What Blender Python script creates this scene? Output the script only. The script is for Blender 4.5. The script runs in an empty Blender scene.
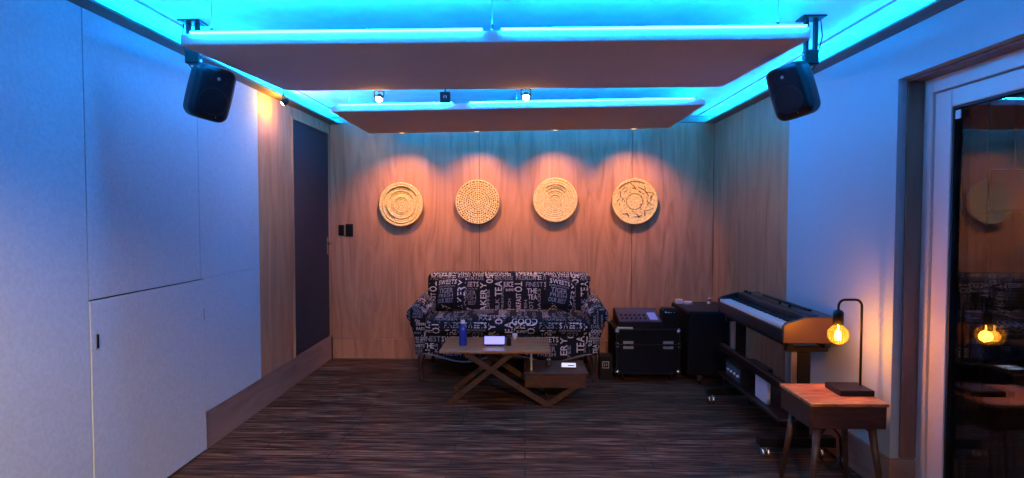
import bpy, bmesh, math, random
from mathutils import Vector, Matrix, Euler
from mathutils.bvhtree import BVHTree

S = bpy.context.scene
C = S.collection
R = math.radians
rnd = random.Random(7)

# ------------------------------------------------------------------ materials
def srgb(r, g, b):
    f = lambda c: (c / 12.92 if c <= .04045 else ((c + .055) / 1.055) ** 2.4)
    return (f(r / 255), f(g / 255), f(b / 255), 1)

def mat(name, col, rough=.5, metal=0., spec=.5, emit=None, estr=0., coat=0.):
    m = bpy.data.materials.new(name); m.use_nodes = True
    b = m.node_tree.nodes['Principled BSDF']
    b.inputs['Base Color'].default_value = (*col[:3], 1)
    b.inputs['Roughness'].default_value = rough
    b.inputs['Metallic'].default_value = metal
    b.inputs['Specular IOR Level'].default_value = spec
    b.inputs['Coat Weight'].default_value = coat; b.inputs['Coat Roughness'].default_value = .22
    if emit:
        b.inputs['Emission Color'].default_value = (*emit[:3], 1)
        b.inputs['Emission Strength'].default_value = estr
    return m

def nodes(m):
    nt = m.node_tree
    return nt, nt.nodes['Principled BSDF'], nt.nodes.new, nt.links.new

def ramp(nt, stops):
    r = nt.nodes.new('ShaderNodeValToRGB')
    while len(r.color_ramp.elements) < len(stops): r.color_ramp.elements.new(.5)
    for e, (p, c) in zip(r.color_ramp.elements, stops):
        e.position = p; e.color = (*c[:3], 1)
    return r

def wood(name, c1, c2, c3, scale=(8, 8, .7), rough=.45, nscale=3., bump=.05, coat=0., detail=6, dist=1.2, spec=.5):
    m = mat(name, c2, rough, coat=coat, spec=spec)
    nt, b, N, L = nodes(m)
    tc = N('ShaderNodeTexCoord'); mp = N('ShaderNodeMapping'); mp.inputs['Scale'].default_value = scale
    n1 = N('ShaderNodeTexNoise'); n1.inputs['Scale'].default_value = nscale; n1.inputs['Detail'].default_value = detail
    n1.inputs['Distortion'].default_value = dist
    L(tc.outputs['Object'], mp.inputs['Vector']); L(mp.outputs[0], n1.inputs['Vector'])
    r = ramp(nt, [(.3, c1), (.5, c2), (.72, c3)])
    L(n1.outputs['Fac'], r.inputs[0]); L(r.outputs[0], b.inputs['Base Color'])
    bp = N('ShaderNodeBump'); bp.inputs['Strength'].default_value = bump; bp.inputs['Distance'].default_value = .01
    L(n1.outputs['Fac'], bp.inputs['Height']); L(bp.outputs[0], b.inputs['Normal'])
    return m

def speckled(name, c1, c2, scale=90, rough=.8, bump=.25, big=.0):
    m = mat(name, c1, rough, spec=.15)
    nt, b, N, L = nodes(m)
    tc = N('ShaderNodeTexCoord')
    n1 = N('ShaderNodeTexNoise'); n1.inputs['Scale'].default_value = scale; n1.inputs['Detail'].default_value = 4
    L(tc.outputs['Object'], n1.inputs['Vector'])
    r = ramp(nt, [(.35, c1), (.65, c2)])
    L(n1.outputs['Fac'], r.inputs[0]); L(r.outputs[0], b.inputs['Base Color'])
    bp = N('ShaderNodeBump'); bp.inputs['Strength'].default_value = bump; bp.inputs['Distance'].default_value = .004
    L(n1.outputs['Fac'], bp.inputs['Height']); L(bp.outputs[0], b.inputs['Normal'])
    return m

M = {}
M['ceiling'] = speckled('ceiling plaster', (.62, .64, .66), (.74, .75, .76), 7, .75, .05)
M['board'] = speckled('fabric wall board with blue light tint', (.43, .55, .65), (.50, .61, .71), 60, .9, .35)  # white board; wash of blue light mixed into its colour
M['plaster'] = speckled('wall plaster with blue light tint', (.40, .53, .62), (.45, .58, .67), 120, .85, .15)  # white plaster, red lowered so the blue light sits in the colour
M['ply'] = wood('birch plywood', (.30, .145, .075), (.43, .215, .115), (.52, .275, .155), (3.2, 3.2, .42), .36, 2.1, .03, .12, 7, 2.2)
M['ply_dark'] = wood('plywood base', (.20, .12, .09), (.27, .165, .12), (.33, .21, .16), (2, .5, 3), .5, 2.4, .03)
M['trim'] = wood('brown timber trim', (.10, .062, .05), (.14, .09, .07), (.18, .12, .09), (3, .6, 3), .5, 3, .03)
M['reveal'] = wood('brown timber lining', (.17, .085, .06), (.22, .115, .08), (.27, .145, .10), (3, 3, .5), .55, 3, .03)
M['backing'] = mat('dark joint', (.02, .018, .017), .9)
M['upvc'] = mat('white upvc', (.74, .74, .78), .35)
M['gasket'] = mat('black gasket', (.01, .01, .012), .6)
M['door'] = mat('slate grey door paint', (.009, .014, .024), .6)
M['black'] = mat('black plastic', (.006, .006, .007), .42, spec=.25)
M['blacktex'] = speckled('black textured vinyl', (.003, .003, .003), (.006, .006, .006), 160, .65, .3)
M['blackmetal'] = mat('black powder coat', (.006, .0055, .0055), .4, spec=.25)
M['speaker'] = mat('dark graphite enclosure', (.007, .009, .016), .45, spec=.3)
M['cone'] = mat('speaker cone', (.006, .006, .008), .6)
M['chrome'] = mat('chrome', (.75, .76, .8), .22, 1.)
M['steel'] = mat('brushed steel', (.55, .56, .6), .35, 1.)
M['cloud'] = speckled('grey acoustic cloth', (.68, .66, .70), (.74, .72, .76), 150, .95, .2)
M['cloud2'] = speckled('tan acoustic cloth', (.60, .48, .43), (.66, .53, .47), 150, .9, .2)
M['cloudedge'] = mat('panel edge cloth', (.75, .75, .78), .8)
M['led'] = mat('blue led strip', (.1, .3, .9), .5, emit=(.003, .30, 1.), estr=240)
M['ledside'] = mat('blue led strip dimmed', (.1, .3, .9), .5, emit=(.002, .30, 1.), estr=85)
M['covled'] = mat('cove led strip', (.1, .3, .9), .5, emit=(.001, .30, 1.), estr=620)
M['warmled'] = mat('warm lamp glass', (1, .8, .5), .4, emit=(1., .56, .2), estr=60)
M['downlens'] = mat('downlight lens', (1, .8, .5), .4, emit=(1., .5, .18), estr=5)
M['fabric'] = mat('printed black upholstery', (.010, .011, .017), .92, spec=.15)
M['ink'] = mat('printed lettering', (.62, .58, .6), .9, spec=.1)
M['ink2'] = mat('faded lettering', (.25, .25, .3), .9, spec=.1)
M['sofaleg'] = mat('dark varnished wood', (.03, .015, .01), .4)
M['walnut'] = wood('walnut', (.16, .045, .016), (.40, .155, .06), (.66, .30, .12), (2.2, 9, 9), .33, 3., .03, .3)
M['tablewood'] = wood('acacia planks', (.19, .08, .025), (.30, .135, .045), (.40, .2, .075), (2, 11, 11), .3, 2.6, .03, .3)
M['legwood'] = wood('stained timber', (.032, .013, .006), (.055, .023, .010), (.08, .034, .015), (5, 5, 5), .45, 3., .03)
M['cratewood'] = wood('reddish drawer wood', (.035, .011, .006), (.06, .02, .010), (.085, .03, .016), (2, 9, 9), .42, 3., .03)
M['white'] = mat('white plastic', (.75, .76, .85), .35)
M['screen'] = mat('lit pale violet screen', (.5, .5, .9), .3, emit=(.36, .36, .95), estr=.85)
M['phonescreen'] = mat('lit white screen', (.9, .9, .9), .3, emit=(.75, .8, .95), estr=.9)
M['interface'] = mat('lit blue display', (.1, .1, .3), .3, emit=(.18, .24, .75), estr=.45)
M['key'] = mat('ivory key', (.88, .89, .9), .25)
M['pianoblack'] = mat('satin piano black', (.012, .012, .013), .3)
M['bottleblue'] = mat('blue bottle plastic', (.012, .035, .42), .18, spec=.6)
M['cap'] = mat('white bottle cap', (.75, .76, .85), .4)
M['paper'] = mat('pale card', (.55, .58, .72), .7)
M['darkfence'] = wood('weathered dark fence', (.045, .034, .03), (.065, .05, .044), (.09, .07, .06), (4, 4, .6), .7, 3, .05)
M['gravel'] = speckled('dark paving', (.03, .03, .033), (.05, .05, .055), 30, .9, .4)

# straw (rings come from the geometry; fibres from noise)
def straw(name, c1, c2, c3, scale=60, contrast=(.35, .5, .65)):
    m = mat(name, c2, .65)
    nt, b, N, L = nodes(m)
    tc = N('ShaderNodeTexCoord')
    n1 = N('ShaderNodeTexNoise'); n1.inputs['Scale'].default_value = scale; n1.inputs['Detail'].default_value = 3
    L(tc.outputs['Object'], n1.inputs['Vector'])
    r = ramp(nt, list(zip(contrast, (c1, c2, c3))))
    L(n1.outputs['Fac'], r.inputs[0]); L(r.outputs[0], b.inputs['Base Color'])
    return m
M['straw'] = straw('golden straw', (.52, .40, .17), (.68, .55, .25), (.80, .68, .36))
M['strawdark'] = mat('dark straw', (.05, .025, .012), .7)
M['straw_mid'] = mat('brown straw and coil shade', (.10, .05, .02), .7)  # zigzag stitching, and the painted ring shade of two baskets

# floor planks run across the room
def floor_mat():
    m = mat('dark oak planks', (.05, .03, .02), .4, spec=.16)
    nt, b, N, L = nodes(m)
    tc = N('ShaderNodeTexCoord')
    br = N('ShaderNodeTexBrick'); br.offset = .37; br.squash = 1
    br.inputs['Scale'].default_value = 1
    br.inputs['Brick Width'].default_value = 1.22; br.inputs['Row Height'].default_value = .125
    br.inputs['Mortar Size'].default_value = .0035; br.inputs['Bias'].default_value = 0
    br.inputs['Color1'].default_value = (0, 0, 0, 1); br.inputs['Color2'].default_value = (1, 1, 1, 1)
    br.inputs['Mortar'].default_value = (.4, .4, .4, 1)
    L(tc.outputs['Object'], br.inputs['Vector'])
    mp = N('ShaderNodeMapping'); mp.inputs['Scale'].default_value = (.9, 13, 1)
    L(tc.outputs['Object'], mp.inputs['Vector'])
    n = N('ShaderNodeTexNoise'); n.inputs['Scale'].default_value = 3.2; n.inputs['Detail'].default_value = 8; n.inputs['Distortion'].default_value = .8
    n.inputs['Roughness'].default_value = .62
    L(mp.outputs[0], n.inputs['Vector'])
    r1 = ramp(nt, [(.38, (.010, .004, .002)), (.5, (.062, .030, .016)), (.63, (.21, .12, .07))])
    L(n.outputs['Fac'], r1.inputs[0])
    mx = N('ShaderNodeMix'); mx.data_type = 'RGBA'; mx.blend_type = 'MULTIPLY'
    mx.inputs[0].default_value = 1
    r2 = ramp(nt, [(0, (.5, .46, .44)), (1, (1.15, 1.1, 1.06))])
    L(br.outputs['Color'], r2.inputs[0])
    L(r1.outputs[0], mx.inputs[6]); L(r2.outputs[0], mx.inputs[7])
    mx2 = N('ShaderNodeMix'); mx2.data_type = 'RGBA'
    L(br.outputs['Fac'], mx2.inputs[0]); L(mx.outputs[2], mx2.inputs[6]); mx2.inputs[7].default_value = (.006, .004, .004, 1)
    L(mx2.outputs[2], b.inputs['Base Color'])
    rr = ramp(nt, [(.3, (.55, .55, .55)), (.7, (.36, .36, .36))]); L(n.outputs['Fac'], rr.inputs[0]); L(rr.outputs[0], b.inputs['Roughness'])
    bp = N('ShaderNodeBump'); bp.inputs['Strength'].default_value = .25; bp.inputs['Distance'].default_value = .004
    L(n.outputs['Fac'], bp.inputs['Height']); L(bp.outputs[0], b.inputs['Normal'])
    return m
M['floor'] = floor_mat()

def glass_mat():
    m = mat('clear window glass', (.9, .95, 1), 0.0)
    b = m.node_tree.nodes['Principled BSDF']
    b.inputs['Transmission Weight'].default_value = 1; b.inputs['IOR'].default_value = 1.52
    return m
M['glass'] = glass_mat()
def bulb_mat():
    m = bpy.data.materials.new('amber bulb glass'); m.use_nodes = True
    nt = m.node_tree; nt.nodes.clear()
    o = nt.nodes.new('ShaderNodeOutputMaterial'); mx = nt.nodes.new('ShaderNodeMixShader')
    t = nt.nodes.new('ShaderNodeBsdfTransparent'); t.inputs[0].default_value = (1., .66, .28, 1)
    g = nt.nodes.new('ShaderNodeBsdfTranslucent'); g.inputs[0].default_value = (1., .6, .2, 1)
    mx.inputs[0].default_value = .05
    nt.links.new(t.outputs[0], mx.inputs[1]); nt.links.new(g.outputs[0], mx.inputs[2]); nt.links.new(mx.outputs[0], o.inputs[0])
    return m
M['bulb'] = bulb_mat()
M['filament'] = mat('glowing filament', (1, .7, .3), .5, emit=(1., .52, .14), estr=60)

# ------------------------------------------------------------------ mesh helpers
def box(bm, lo, hi, bev=0., seg=2, mi=0, Mx=None):
    lo, hi = Vector(lo), Vector(hi)
    c, s = (lo + hi) / 2, hi - lo
    mtx = Matrix.Translation(c) @ Matrix.Diagonal((s.x, s.y, s.z, 1))
    if Mx: mtx = Mx @ mtx
    r = bmesh.ops.create_cube(bm, size=1, matrix=mtx)
    fs = set(f for v in r['verts'] for f in v.link_faces)
    for f in fs: f.material_index = mi
    if bev > 0:
        es = list(set(e for v in r['verts'] for e in v.link_edges))
        q = bmesh.ops.bevel(bm, geom=es, offset=bev, segments=seg, affect='EDGES', profile=.5)
        for f in q['faces']: f.material_index = mi
    return r

def tube(bm, pts, rad, seg=10, mi=0, cap=True):
    pts = [Vector(p) for p in pts]
    rads = rad if isinstance(rad, (list, tuple)) else [rad] * len(pts)
    rings = []; prev = None
    for i, p in enumerate(pts):
        d = (pts[min(i + 1, len(pts) - 1)] - pts[max(i - 1, 0)]).normalized()
        if prev is None:
            a = Vector((0, 0, 1)) if abs(d.z) < .9 else Vector((1, 0, 0))
            u = d.cross(a).normalized()
        else:
            u = (prev - d * prev.dot(d)).normalized()
        prev = u; w = d.cross(u)
        rings.append([bm.verts.new(p + rads[i] * (math.cos(2 * math.pi * k / seg) * u + math.sin(2 * math.pi * k / seg) * w)) for k in range(seg)])
    for a, b in zip(rings, rings[1:]):
        for k in range(seg):
            f = bm.faces.new((a[k], a[(k + 1) % seg], b[(k + 1) % seg], b[k])); f.material_index = mi; f.smooth = True
    if cap:
        for rg in (rings[0], rings[-1]):
            f = bm.faces.new(rg); f.material_index = mi

def bar(bm, a, b, w, h, up=(0, 0, 1), bev=.002, mi=0):
    """rectangular bar from a to b; w across, h along 'up'"""
    a, b = Vector(a), Vector(b); d = (b - a); L = d.length; d.normalize()
    u = Vector(up); u = (u - d * u.dot(d)).normalized(); s = d.cross(u)
    rot = Matrix((d, s, u)).transposed().to_4x4()
    box(bm, (0, -w / 2, -h / 2), (L, w / 2, h / 2), bev, 1, mi, Matrix.Translation(a) @ rot)

def lathe(bm, prof, seg=32, Mx=None, mi=0, mfun=None):
    Mx = Mx or Matrix()
    rings = []
    for r, z in prof:
        if r < 1e-6: rings.append([bm.verts.new(Mx @ Vector((0, 0, z)))])
        else: rings.append([bm.verts.new(Mx @ Vector((r * math.cos(2 * math.pi * k / seg), r * math.sin(2 * math.pi * k / seg), z))) for k in range(seg)])
    for i, (a, b) in enumerate(zip(rings, rings[1:])):
        for k in range(seg):
            k2 = (k + 1) % seg
            if len(a) == 1 and len(b) == 1: continue
            if len(a) == 1: vs = (a[0], b[k], b[k2])
            elif len(b) == 1: vs = (a[k], b[0], a[k2])
            else: vs = (a[k], b[k], b[k2], a[k2])
            f = bm.faces.new(vs); f.smooth = True
            f.material_index = mfun(i, k) if mfun else mi

def prism(bm, poly, y0, y1, axis='y', bev=0., mi=0, seg=2):
    """polygon (list of 2D) extruded along an axis"""
    def P(p, t):
        return Vector((p[0], t, p[1])) if axis == 'y' else (Vector((t, p[0], p[1])) if axis == 'x' else Vector((p[0], p[1], t)))
    a = [bm.verts.new(P(p, y0)) for p in poly]; b = [bm.verts.new(P(p, y1)) for p in poly]
    fs = [bm.faces.new(a), bm.faces.new(list(reversed(b)))]
    n = len(poly)
    for k in range(n): fs.append(bm.faces.new((a[k], b[k], b[(k + 1) % n], a[(k + 1) % n])))
    for f in fs: f.material_index = mi
    if bev:
        es = [e for f in fs[:2] for e in f.edges]
        q = bmesh.ops.bevel(bm, geom=list(set(es)), offset=bev, segments=seg, affect='EDGES', profile=.5)
        for f in q['faces']: f.material_index = mi

def rbox(bm, size, r, n=(10, 6, 6), puff=0., puffy=0., Mx=None, mi=0, warp=None):
    """softly rounded padded box, centred on the origin"""
    s = Vector(size) / 2; Mx = Mx or Matrix(); cache = {}
    def coords(h, k):
        c = [-h + r * t for t in (0, .12, .35, .65, 1)]
        inner = [(-h + r) + (2 * h - 2 * r) * i / k for i in range(1, k)]
        return c + inner + [-t for t in reversed(c)]
    gx, gy, gz = (coords(s[i], n[i]) for i in range(3))
    def V(x, y, z):
        key = (round(x, 6), round(y, 6), round(z, 6))
        if key in cache: return cache[key]
        p = Vector((x, y, z)); q = Vector([max(-s[i] + r, min(s[i] - r, p[i])) for i in range(3)])
        d = p - q
        if d.length > 1e-9: p = q + d * (r / d.length)
        fx, fy, fz = 1 - (x / s.x) ** 2, 1 - (y / s.y) ** 2, 1 - (z / s.z) ** 2
        p.z += puff * (z / s.z) * fx ** .6 * fy ** .6
        p.y += puffy * (y / s.y) * fx ** .5 * fz ** .5
        if warp: p = warp(p)
        cache[key] = bm.verts.new(Mx @ p); return cache[key]
    def quad(a, b, c, d):
        vs = [V(*a), V(*b), V(*c), V(*d)]
        f = bm.faces.new(vs); f.smooth = True; f.material_index = mi
    for A, B, fn in ((gx, gy, lambda a, b, t: (a, b, t * s.z)), (gy, gz, lambda a, b, t: (t * s.x, a, b)), (gz, gx, lambda a, b, t: (b, t * s.y, a))):
        for t in (1, -1):
            for i in range(len(A) - 1):
                for j in range(len(B) - 1):
                    q = [fn(A[i], B[j], t), fn(A[i + 1], B[j], t), fn(A[i + 1], B[j + 1], t), fn(A[i], B[j + 1], t)]
                    if t < 0: q.reverse()
                    quad(*q)

def obj(name, bm, mats, parent=None, smooth=False, fix=True, loc=None):
    if fix: bmesh.ops.recalc_face_normals(bm, faces=bm.faces)
    me = bpy.data.meshes.new(name); bm.to_mesh(me); bm.free()
    for m in (mats if isinstance(mats, (list, tuple)) else [mats]): me.materials.append(M[m] if isinstance(m, str) else m)
    if smooth:
        for p in me.polygons: p.use_smooth = True
    o = bpy.data.objects.new(name, me); C.objects.link(o)
    if parent: o.parent = parent
    if loc: o.location = loc
    return o
def B(): return bmesh.new()

def thing(name, label, cat, loc=(0, 0, 0), rotz=0, group=None):
    o = bpy.data.objects.new(name, None); C.objects.link(o); o.empty_display_size = .1
    o.location = loc; o.rotation_euler = (0, 0, rotz)
    return tag(o, label, cat, group)
def tag(o, label, cat, group=None):
    o['label'] = label; o['category'] = cat; o['kind'] = 'thing'
    if group: o['group'] = group
    return o
def struct(name, bm, mats, parent=None, label=None):
    o = obj(name, bm, mats, parent)
    if parent is None:
        o['kind'] = 'structure'
        if label: o['label'] = label
    return o
def dup(root, loc, rotz=None, label=None):
    r = root.copy(); C.objects.link(r); r.location = loc
    if rotz is not None: r.rotation_euler = (0, 0, rotz)
    if label: r['label'] = label
    for ch in list(root.children):
        c = ch.copy(); C.objects.link(c); c.parent = r
        for g in list(ch.children):
            d = g.copy(); C.objects.link(d); d.parent = c
    return r

def spot(name, loc, target, power, col, angle, blend, rad, parent=None):
    l = bpy.data.lights.new(name, 'SPOT'); l.energy = power; l.color = col; l.spot_size = R(angle); l.spot_blend = blend; l.shadow_soft_size = rad
    o = bpy.data.objects.new(name, l); C.objects.link(o); o.location = loc
    o.rotation_euler = (Vector(target) - Vector(loc)).to_track_quat('-Z', 'Y').to_euler()
    return o
def point(name, loc, power, col, rad):
    l = bpy.data.lights.new(name, 'POINT'); l.energy = power; l.color = col; l.shadow_soft_size = rad
    o = bpy.data.objects.new(name, l); C.objects.link(o); o.location = loc
    return o

# ------------------------------------------------------------------ room
XL, XR, YB, YF, H = -2.03, 1.94, 6.23, -2.6, 2.52
TR = 2.44                                   # underside of the cornice trim

bm = B(); box(bm, (XL - .2, YF - .2, -.1), (2.26, YB + .2, 0)); struct('floor', bm, 'floor')
bm = B(); box(bm, (XL - .2, YF - .2, H), (2.26, YB + .2, H + .1)); struct('ceiling', bm, 'ceiling')

# back wall: three plywood sheets over a dark batten
bm = B()
box(bm, (XL - .2, YB + .02, 0), (2.26, YB + .2, H), mi=1)
xs = [XL, -.475, 1.105, XR]
for a, b in zip(xs, xs[1:]): box(bm, (a + .003, YB, .208), (b - .003, YB + .02, H), .001, 1)
struct('wall_back', bm, ['ply', 'backing'])
bm = B(); box(bm, (XL + .012, YB - .014, 0), (XR - .012, YB + .02, .203), .002, 1); struct('baseboard_back', bm, 'ply')

# left wall
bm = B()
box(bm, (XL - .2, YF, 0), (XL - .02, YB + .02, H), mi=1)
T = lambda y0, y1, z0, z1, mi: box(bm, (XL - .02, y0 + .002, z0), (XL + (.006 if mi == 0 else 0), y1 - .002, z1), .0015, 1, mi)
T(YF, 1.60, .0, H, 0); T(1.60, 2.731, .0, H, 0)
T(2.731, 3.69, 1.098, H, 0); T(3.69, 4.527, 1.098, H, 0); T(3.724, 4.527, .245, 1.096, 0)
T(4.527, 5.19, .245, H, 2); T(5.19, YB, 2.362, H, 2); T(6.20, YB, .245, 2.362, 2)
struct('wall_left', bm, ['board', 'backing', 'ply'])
bm = B(); box(bm, (XL - .02, 3.729, 0), (XL, YB - .014, .243), .002, 1); struct('baseboard_left', bm, 'ply_dark')

# low hatch in the left wall
h = thing('access_hatch', 'low pale square hatch door in the left wall reaching the floor', 'hatch', (XL, 3.2275, 0))
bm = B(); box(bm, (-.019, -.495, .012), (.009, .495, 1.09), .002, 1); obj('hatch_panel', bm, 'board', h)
bm = B(); box(bm, (.009, -.462, .86), (.011, -.442, .935), .001, 1, 0); box(bm, (.0095, -.458, .866), (.0125, -.446, .929), 0, 1, 1)
obj('finger_pull', bm, ['steel', 'black'], h)
for z in (.22, .84):
    bm = B(); tube(bm, [(.011, .488, z), (.011, .488, z + .07)], .004, 8); obj('hinge', bm, 'steel', h)

# grey door in the left wall
bm = B(); box(bm, (XL - .018, 5.217, .257), (XL - .004, 6.175, 2.335), .003, 2); d1 = struct('door_1', bm, 'door')
bm = B()
box(bm, (XL - .019, 5.192, .247), (XL + .012, 5.215, 2.360), .002, 1)
box(bm, (XL - .019, 6.177, .247), (XL + .012, 6.198, 2.360), .002, 1)
box(bm, (XL - .019, 5.215, 2.338), (XL + .012, 6.177, 2.360), .002, 1)
obj('door_frame', bm, 'ply', d1)
bm = B()
box(bm, (XL - .004, 6.095, 1.10), (XL + .004, 6.135, 1.28), .003, 2)
tube(bm, [(XL + .003, 6.115, 1.215), (XL + .05, 6.115, 1.215), (XL + .055, 6.105, 1.215), (XL + .055, 5.99, 1.215)], .010, 12)
obj('door_handle', bm, 'chrome', d1)
for z in (.5, 1.9):
    bm = B(); tube(bm, [(XL + .004, 5.217, z), (XL + .004, 5.217, z + .1)], .006, 8); obj('hinge', bm, 'steel', d1)

# right wall with the opening for the glazed door
OY0, OY1, OZ = .55, 3.19, 2.20
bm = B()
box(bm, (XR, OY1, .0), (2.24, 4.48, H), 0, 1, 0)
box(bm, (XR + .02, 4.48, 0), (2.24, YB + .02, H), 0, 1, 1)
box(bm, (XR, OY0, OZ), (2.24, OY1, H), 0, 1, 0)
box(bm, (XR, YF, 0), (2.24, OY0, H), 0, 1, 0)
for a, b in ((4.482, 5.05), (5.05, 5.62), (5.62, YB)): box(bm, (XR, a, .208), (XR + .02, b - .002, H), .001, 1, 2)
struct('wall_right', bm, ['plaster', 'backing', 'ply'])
bm = B(); box(bm, (XR - .014, OY1, 0), (XR + .019, YB - .014, .203), .002, 1); box(bm, (XR - .014, OY1 - .02, 0), (2.065, OY1, .203), .002, 1)
struct('baseboard_right', bm, 'ply_dark')
# front wall behind the camera
bm = B(); box(bm, (XL - .2, YF - .2, 0), (2.26, YF, H)); struct('wall_front', bm, 'ply_dark')

# cornice trim on the walls
bm = B(); box(bm, (XL + .0065, YF, TR), (XL + .105, YB - .03, TR + .016), .002, 1); struct('trim_1', bm, 'trim')
bm = B(); box(bm, (XR - .105, YF, TR), (XR - .0005, YB - .03, TR + .016), .002, 1); struct('trim_2', bm, 'trim')
bm = B(); box(bm, (XL + .008, YB - .03, TR + .01), (XR - .002, YB - .0005, H - .006), .002, 1); struct('trim_3', bm, 'trim')
bm = B(); box(bm, (XL + .16, YF, H - .008), (XL + .172, YB - .03, H), .001, 1); struct('trim_4', bm, 'ceiling')
bm = B(); box(bm, (XR - .172, YF, H - .008), (XR - .16, YB - .03, H), .001, 1); struct('trim_5', bm, 'ceiling')
for nm, x in (('left', XL + .055), ('right', XR - .055)):
    bm = B(); box(bm, (x - .005, .2, TR + .017), (x + .005, YB - .06, TR + .023))
    tag(obj('led_strip', bm, 'covled'), 'blue glowing light strip lying in the cove along the top of the ' + nm + ' wall', 'light strip', 'cove light strips')
# timber lining of the door opening
bm = B()
box(bm, (1.985, OY1 - .014, .21), (2.068, OY1, OZ), .001, 1)
box(bm, (1.985, OY0, OZ - .014), (2.068, OY1 - .014, OZ), .001, 1)
box(bm, (1.985, OY0, 0.0), (2.068, OY0 + .014, OZ - .014), .001, 1)
struct('trim_6', bm, 'reveal')

# glazed door (fixed frame, sash, two panes)
bm = B()
fx0, fx1 = 2.070, 2.20
w = .072
box(bm, (fx0, OY1 - w, .0), (fx1, OY1, OZ), .004, 2)
box(bm, (fx0, OY0, .0), (fx1, OY0 + w, OZ), .004, 2)
box(bm, (fx0, OY0 + w, OZ - .085), (fx1, OY1 - w, OZ), .004, 2)
box(bm, (fx0, OY0 + w, 0), (fx1, OY1 - w, .05), .004, 2)
door2 = struct('door_2', bm, 'upvc')
bm = B()
sx0, sx1 = 2.078, 2.15
a0, a1, b0, b1 = OY0 + w + .006, OY1 - w - .008, .054, OZ - .092
sw = .118
for lo, hi in (((sx0, a1 - sw, b0), (sx1, a1, b1)), ((sx0, a0, b0), (sx1, a0 + sw, b1)), ((sx0, a0 + sw, b1 - .085), (sx1, a1 - sw, b1)), ((sx0, a0 + sw, b0), (sx1, a1 - sw, b0 + .085))):
    box(bm, lo, hi, .006, 2)
obj('sash', bm, 'upvc', door2)
bm = B()
g0, g1, gz0, gz1 = a0 + sw, a1 - sw, b0 + .085, b1 - .085
gw = .012
for lo, hi in (((2.085, g1 - gw, gz0), (2.14, g1, gz1)), ((2.085, g0, gz0), (2.14, g0 + gw, gz1)), ((2.085, g0 + gw, gz1 - gw), (2.14, g1 - gw, gz1)), ((2.085, g0 + gw, gz0), (2.14, g1 - gw, gz0 + gw))):
    box(bm, lo, hi)
obj('gasket', bm, 'gasket', door2)
for x in (2.104, 2.128):
    bm = B(); box(bm, (x, g0 + gw * .5, gz0 + gw * .5), (x + .004, g1 - gw * .5, gz1 - gw * .5)); obj('glass_pane', bm, 'glass', door2)
bm = B(); box(bm, (2.082, g1 - .055, gz1 - .065), (2.090, g1 - .02, gz1 - .022), .004, 2); obj('latch_block', bm, 'upvc', door2)

# outside in the dark
bm = B(); box(bm, (2.26, -2, -.14), (7, 7, -.04)); o = struct('ground', bm, 'gravel')
f = thing('garden_fence', 'dark board fence outside beyond the glazed door', 'fence', (4.6, 4.75, -.04))
bm = B()
for k in range(22): box(bm, (-2.2 + k * .2, 0, 0), (-2.2 + k * .2 + .192, .022, 2.6), .002, 1)
obj('board_panel', bm, 'darkfence', f)
for x in (-2.1, 0, 2.1):
    bm = B(); box(bm, (x - .04, .024, 0), (x + .04, .10, 2.5), .003, 1); obj('fence_post', bm, 'darkfence', f)
n = thing('notice_board', 'pale square notice seen through the glass, hung on the dark fence', 'notice', (3.79, 4.745, 1.69))
bm = B(); box(bm, (-.19, -.012, -.165), (.19, 0, .165), .003, 1); obj('backing_board', bm, 'steel', n)
bm = B(); box(bm, (-.175, -.016, -.15), (.175, -.0125, .15)); obj('sheet', bm, 'white', n)

# ------------------------------------------------------------------ hanging acoustic panels with LED strips
def cloud(label, x0, x1, y0, y1, zf, zb, th, cloth, breaks, roll):
    cx, cy = (x0 + x1) / 2, (y0 + y1) / 2
    t = thing('acoustic_panel', label, 'acoustic panel', (cx, cy, (zf + zb) / 2))
    t.rotation_euler = (0, -roll, 0)
    ang = math.atan2(zb - zf, y1 - y0); Rm = Matrix.Rotation(ang, 4, 'X')
    hx, hy = (x1 - x0) / 2, (y1 - y0) / 2
    bm = B(); box(bm, (-hx, -hy, 0), (hx, hy, th), .004, 2, 0, Rm)
    bm.faces.ensure_lookup_table()
    for fc in bm.faces:
        fc.normal_update(); fc.material_index = 0 if abs((Rm.inverted() @ fc.normal).z) > .8 else 1
    obj('panel_body', bm, [cloth, 'cloudedge'], t)
    for (a, b) in breaks:                              # front strips
        bm = B(); box(bm, (a * hx, -hy - .007, th + .001), (b * hx, -hy + .003, th + .009), 0, 1, 0, Rm); obj('led_strip', bm, 'led', t)
    bm = B(); box(bm, (-hx * .97, hy - .004, th + .001), (hx * .97, hy + .007, th + .009), 0, 1, 0, Rm); obj('led_strip', bm, 'ledside', t)
    for s in (-1, 1):
        bm = B(); box(bm, (s * hx + (-.004 if s > 0 else -.007), -hy * .92, th + .001), (s * hx + (.007 if s > 0 else .004), hy * .92, th + .009), 0, 1, 0, Rm)
        obj('led_strip', bm, 'ledside', t)
    for x in (-hx + .14, 0, hx - .14):
        for y in (-hy + .02, hy - .05):
            p = Rm @ Vector((x, y, th))
            bm = B(); tube(bm, [p, (p.x, p.y, H - t.location.z - p.x * math.sin(roll))], .0022, 6); tube(bm, [p, p + Vector((0, 0, .03))], .007, 8)
            obj('hanging_wire', bm, 'steel', t)
    return t
c1 = cloud('large front acoustic ceiling panel with mauve underside, nearest the camera', -1.588, 1.285, 2.76, 3.98, 2.280, 2.326, .052, 'cloud', [(-.965, -.03), (.03, .985)], .004)
c2 = cloud('rear acoustic ceiling panel with brown underside above the wall baskets', -1.505, 1.375, 4.65, 5.80, 2.320, 2.310, .046, 'cloud2', [(-.955, -.345), (-.25, .94)], .0149)

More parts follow.
